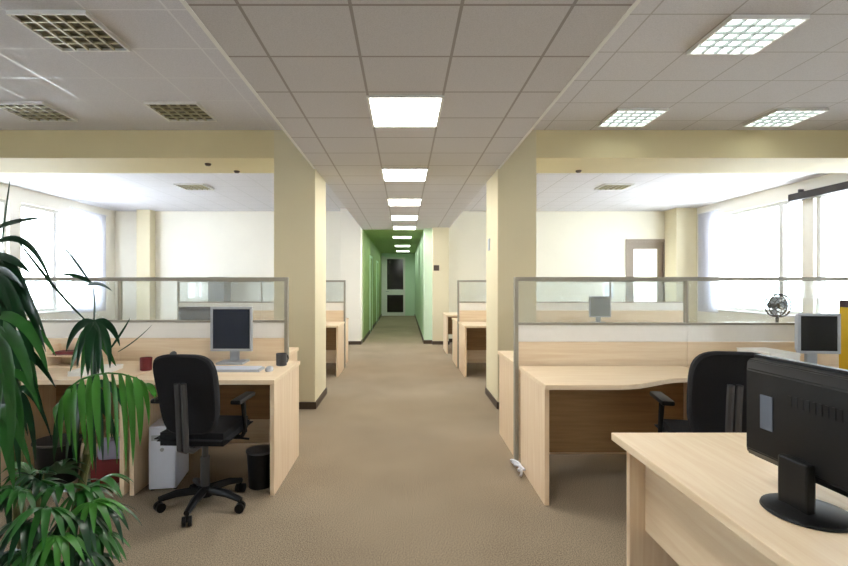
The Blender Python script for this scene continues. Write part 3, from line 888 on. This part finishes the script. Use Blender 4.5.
# high dark blades against the window
blades(0, 1., (-14, 250, 1.46), [
    ((-18, 236, 1.46), (10, 224, 1.40), (43, 218, 1.36), .012),
    ((-12, 248, 1.46), (26, 243, 1.44), (54, 291, 1.42), .010),
    ((20, 243, 1.44), (60, 293, 1.46), (89, 323, 1.48), .0045),
    ((-14, 256, 1.46), (10, 259, 1.42), (30, 273, 1.40), .013),
    ((2, 246, 1.5), (7, 205, 1.52), (11, 175, 1.54), .0045),
    ((-14, 240, 1.46), (-30, 230, 1.5), (-60, 260, 1.55), .014)], M_LEAFD)
blades(0, .95, (-12, 275, 1.42), [
    ((-12, 272, 1.42), (18, 288, 1.38), (46, 352, 1.34), .020), ((-12, 275, 1.42), (12, 300, 1.35), (36, 366, 1.30), .022),
    ((-12, 278, 1.42), (4, 310, 1.33), (20, 378, 1.28), .022), ((-12, 270, 1.42), (14, 276, 1.44), (36, 318, 1.44), .015),
    ((-14, 280, 1.42), (-6, 320, 1.34), (3, 372, 1.28), .020), ((-14, 270, 1.42), (-30, 290, 1.4), (-55, 340, 1.4), .02)], M_LEAFD)
blades(0, .92, (-10, 262, 1.50), [
    ((-10, 262, 1.50), (16, 272, 1.50), (40, 330, 1.50), .019), ((-10, 264, 1.50), (8, 285, 1.48), (28, 348, 1.47), .021),
    ((-10, 266, 1.50), (0, 296, 1.46), (12, 356, 1.44), .021), ((-12, 262, 1.50), (20, 280, 1.54), (50, 350, 1.56), .015),
    ((-10, 268, 1.50), (-8, 310, 1.5), (0, 368, 1.5), .02)], M_LEAFD)
blades(3, 1., (-10, 318, 1.34), [
    ((-10, 316, 1.34), (24, 326, 1.28), (48, 372, 1.26), .015), ((-10, 320, 1.34), (18, 345, 1.26), (34, 398, 1.22), .016),
    ((-10, 322, 1.34), (6, 352, 1.26), (14, 410, 1.22), .018), ((-10, 324, 1.34), (-4, 370, 1.26), (-2, 420, 1.22), .018)], M_LEAF)
blades(0, .88, (6, 330, 1.50), [
    ((6, 330, 1.5), (30, 326, 1.52), (56, 356, 1.52), .013), ((6, 332, 1.5), (24, 346, 1.46), (38, 388, 1.44), .016),
    ((6, 332, 1.5), (10, 360, 1.42), (22, 400, 1.4), .016)], M_LEAF)
# blades around the middle cane
blades(1, 1., (94, 318, 1.70), [
    ((88, 285, 1.70), (100, 284, 1.68), (112, 291, 1.66), .006),
    ((92, 283, 1.70), (76, 276, 1.68), (57, 274, 1.66), .007), ((90, 282, 1.7), (73, 258, 1.7), (58, 241, 1.7), .0038),
    ((94, 322, 1.7), (95, 305, 1.7), (93, 286, 1.7), .005)], M_LEAFD)
blades(1, .97, (94, 322, 1.68), [
    ((94, 322, 1.68), (84, 338, 1.64), (77, 368, 1.6)), ((94, 322, 1.68), (90, 345, 1.62), (88, 376, 1.58)),
    ((94, 322, 1.68), (99, 345, 1.62), (98, 376, 1.58)), ((94, 322, 1.68), (106, 338, 1.64), (110, 368, 1.6)),
    ((94, 322, 1.68), (78, 328, 1.68), (66, 352, 1.66)), ((94, 322, 1.68), (110, 326, 1.68), (120, 346, 1.66)),
    ((108, 352, 1.68), (122, 332, 1.7), (130, 318, 1.7), .0035), ((118, 352, 1.68), (136, 340, 1.7), (152, 325, 1.7), .003)], M_LEAFD, .015)
# the bright hanging leaf in the middle
ra = [(60, 402, 1.46), (68, 389, 1.43), (80, 380, 1.41), (94, 375, 1.39), (108, 373, 1.38), (122, 374, 1.37), (136, 378, 1.37), (146, 384, 1.38)]
tips = [(56, 428, 1.45), (62, 452, 1.40), (70, 446, 1.36), (77, 464, 1.36), (86, 450, 1.32), (93, 470, 1.33), (100, 452, 1.30), (108, 456, 1.31), (117, 464, 1.30), (126, 471, 1.31), (133, 466, 1.32), (140, 446, 1.34), (149, 426, 1.36), (155, 402, 1.38)]
L_ = []
for q, tp in enumerate(tips):
    u = q / (len(tips) - 1) * (len(ra) - 1); k = min(int(u), len(ra) - 2); f = u - k
    a = tuple(ra[k][j] * (1 - f) + ra[k + 1][j] * f for j in range(3))
    L_.append((a, (a[0] * .45 + tp[0] * .55 + (2 if q > 6 else -2), a[1] * .62 + tp[1] * .38, (a[2] + tp[2]) / 2 - .03), tp))
blades(1, .86, ra[1], L_, M_LEAFB, .0095, rach=ra)
blades(1, .80, (86, 388, 1.50), [((86, 388, 1.5), (70, 398, 1.5), (58, 440, 1.5)), ((86, 388, 1.5), (80, 410, 1.48), (72, 452, 1.47)), ((86, 388, 1.5), (92, 410, 1.48), (90, 455, 1.47)),
    ((86, 388, 1.5), (104, 400, 1.48), (112, 440, 1.47)), ((86, 388, 1.5), (112, 388, 1.5), (128, 420, 1.5)), ((86, 388, 1.52), (98, 405, 1.52), (103, 462, 1.5)), ((86, 388, 1.52), (74, 408, 1.52), (66, 466, 1.5))], M_LEAFD, .014)
blades(3, .8, (14, 392, 1.36), [((14, 392, 1.36), (34, 396, 1.38), (52, 440, 1.40), .010), ((14, 392, 1.36), (28, 410, 1.36), (36, 462, 1.36), .011), ((14, 392, 1.36), (16, 420, 1.32), (20, 478, 1.3), .012)], M_LEAFD)
# upright and hanging blades on the left edge
blades(3, .85, (4, 372, 1.26), [
    ((4, 372, 1.26), (12, 410, 1.22), (8, 470, 1.20), .013), ((4, 372, 1.26), (18, 398, 1.24), (24, 452, 1.22), .011),
    ((2, 375, 1.26), (-2, 420, 1.22), (-4, 478, 1.2), .014), ((4, 372, 1.26), (26, 380, 1.28), (40, 412, 1.28), .010)], M_LEAF)

blades(1, .93, (90, 326, 1.74), [((90, 326, 1.74), (80, 345, 1.74), (70, 372, 1.74)), ((90, 326, 1.74), (92, 350, 1.74), (93, 384, 1.74)), ((90, 326, 1.74), (104, 345, 1.74), (116, 366, 1.74)),
    ((90, 326, 1.74), (86, 348, 1.76), (81, 380, 1.76)), ((90, 326, 1.74), (98, 348, 1.76), (104, 378, 1.76))], M_LEAF, .015)
blades(1, .72, (80, 398, 1.56), [((80, 398, 1.56), (62, 412, 1.56), (54, 462, 1.56)), ((80, 398, 1.56), (76, 425, 1.56), (76, 474, 1.56)), ((80, 398, 1.56), (92, 420, 1.56), (96, 476, 1.56)), ((80, 398, 1.56), (106, 410, 1.56), (118, 456, 1.56))], M_LEAFD, .015)
blades(3, .82, (-4, 352, 1.40), [((-4, 352, 1.40), (20, 360, 1.40), (44, 412, 1.42)), ((-4, 352, 1.40), (14, 380, 1.38), (28, 436, 1.38)), ((-4, 352, 1.40), (2, 395, 1.36), (8, 452, 1.36)), ((-4, 352, 1.40), (26, 350, 1.44), (56, 388, 1.46))], M_LEAFD, .016)
blades(3, .7, (-6, 410, 1.30), [((-6, 410, 1.30), (12, 420, 1.28), (32, 470, 1.28)), ((-6, 410, 1.30), (6, 440, 1.26), (14, 490, 1.26)), ((-6, 410, 1.30), (-4, 450, 1.24), (0, 500, 1.24))], M_LEAF, .014)

# (cane, t, hub pixel x, y, depth, direction, n, spread, length, width, droop, material)
F = [
    (2, 1., 40, 482, 1.42, (-.2, -.3, .35), 9, 88, .15, .013, .6, M_LEAFD),
    (2, .95, 62, 488, 1.38, (.2, -.4, .3), 9, 88, .14, .013, .7, M_LEAF),
    (4, 1., 84, 490, 1.40, (.5, -.2, .25), 9, 85, .13, .012, .7, M_LEAF),
    (4, .95, 92, 502, 1.34, (.5, -.3, .1), 9, 85, .115, .011, .7, M_LEAFB),
    (2, .85, 22, 490, 1.32, (-.3, -.4, .3), 9, 88, .13, .012, .7, M_LEAF),
    (3, .5, 4, 496, 1.32, (-.3, -.3, .3), 9, 88, .13, .012, .7, M_LEAFD),
    (2, .75, 48, 508, 1.27, (.0, -.5, .2), 10, 88, .13, .012, .8, M_LEAF),
    (4, .85, 76, 515, 1.30, (.3, -.4, .1), 10, 88, .12, .011, .8, M_LEAFD),
    (2, .7, 28, 522, 1.25, (-.2, -.5, .2), 10, 88, .12, .012, .8, M_LEAFD),
    (4, .75, 90, 530, 1.34, (.5, -.2, .0), 9, 85, .10, .011, .8, M_LEAF),
    (2, .6, 58, 535, 1.24, (.2, -.5, .1), 10, 88, .115, .011, .8, M_LEAFB),
    (2, .55, 38, 550, 1.22, (-.1, -.5, .1), 10, 88, .11, .011, .8, M_LEAF),
    (4, .65, 78, 552, 1.28, (.4, -.3, .0), 10, 85, .10, .011, .8, M_LEAFD),
    (2, .5, 18, 552, 1.24, (-.3, -.4, .1), 9, 88, .10, .011, .8, M_LEAFD),
    (2, .45, 55, 570, 1.23, (.1, -.4, .1), 10, 88, .10, .011, .8, M_LEAF),
    (4, .6, 82, 575, 1.30, (.4, -.2, .1), 9, 85, .09, .011, .8, M_LEAF),
    (2, .4, 25, 580, 1.24, (-.1, -.4, .1), 9, 88, .11, .011, .8, M_LEAF),
    (2, 1., 30, 476, 1.50, (-.3, -.1, .5), 9, 85, .15, .012, .6, M_LEAF),
    (2, 1., 56, 474, 1.48, (.2, -.1, .5), 9, 85, .14, .012, .6, M_LEAFD),
    (4, 1., 96, 482, 1.46, (.6, -.1, .3), 9, 85, .13, .012, .6, M_LEAF),
    (4, .95, 104, 508, 1.42, (.6, -.1, .1), 9, 85, .11, .011, .7, M_LEAFD),
    (4, .85, 100, 536, 1.40, (.6, -.1, .0), 9, 85, .10, .011, .7, M_LEAF),
    (4, .75, 94, 558, 1.40, (.5, -.1, .0), 9, 85, .09, .011, .7, M_LEAFD),
    # on the side away from the camera
    (4, .9, 70, 492, 1.62, (.3, .5, .25), 9, 85, .15, .013, .6, M_LEAFD),
    (2, .9, 30, 490, 1.62, (-.3, .5, .25), 9, 85, .15, .013, .6, M_LEAFD),
    (0, .8, -30, 300, 1.7, (-.6, .4, .2), 8, 85, .26, .018, .5, M_LEAFD),
    (3, .8, -40, 400, 1.5, (-.7, .1, .1), 8, 85, .26, .018, .6, M_LEAF),
]
for (ci, t, hx, hy, hY, d, n, sp, ln, wd, dr, m) in F:
    frond(on(ci, t), px(hx, hy, hY), d, n, sp, ln, wd, dr, .15, m)
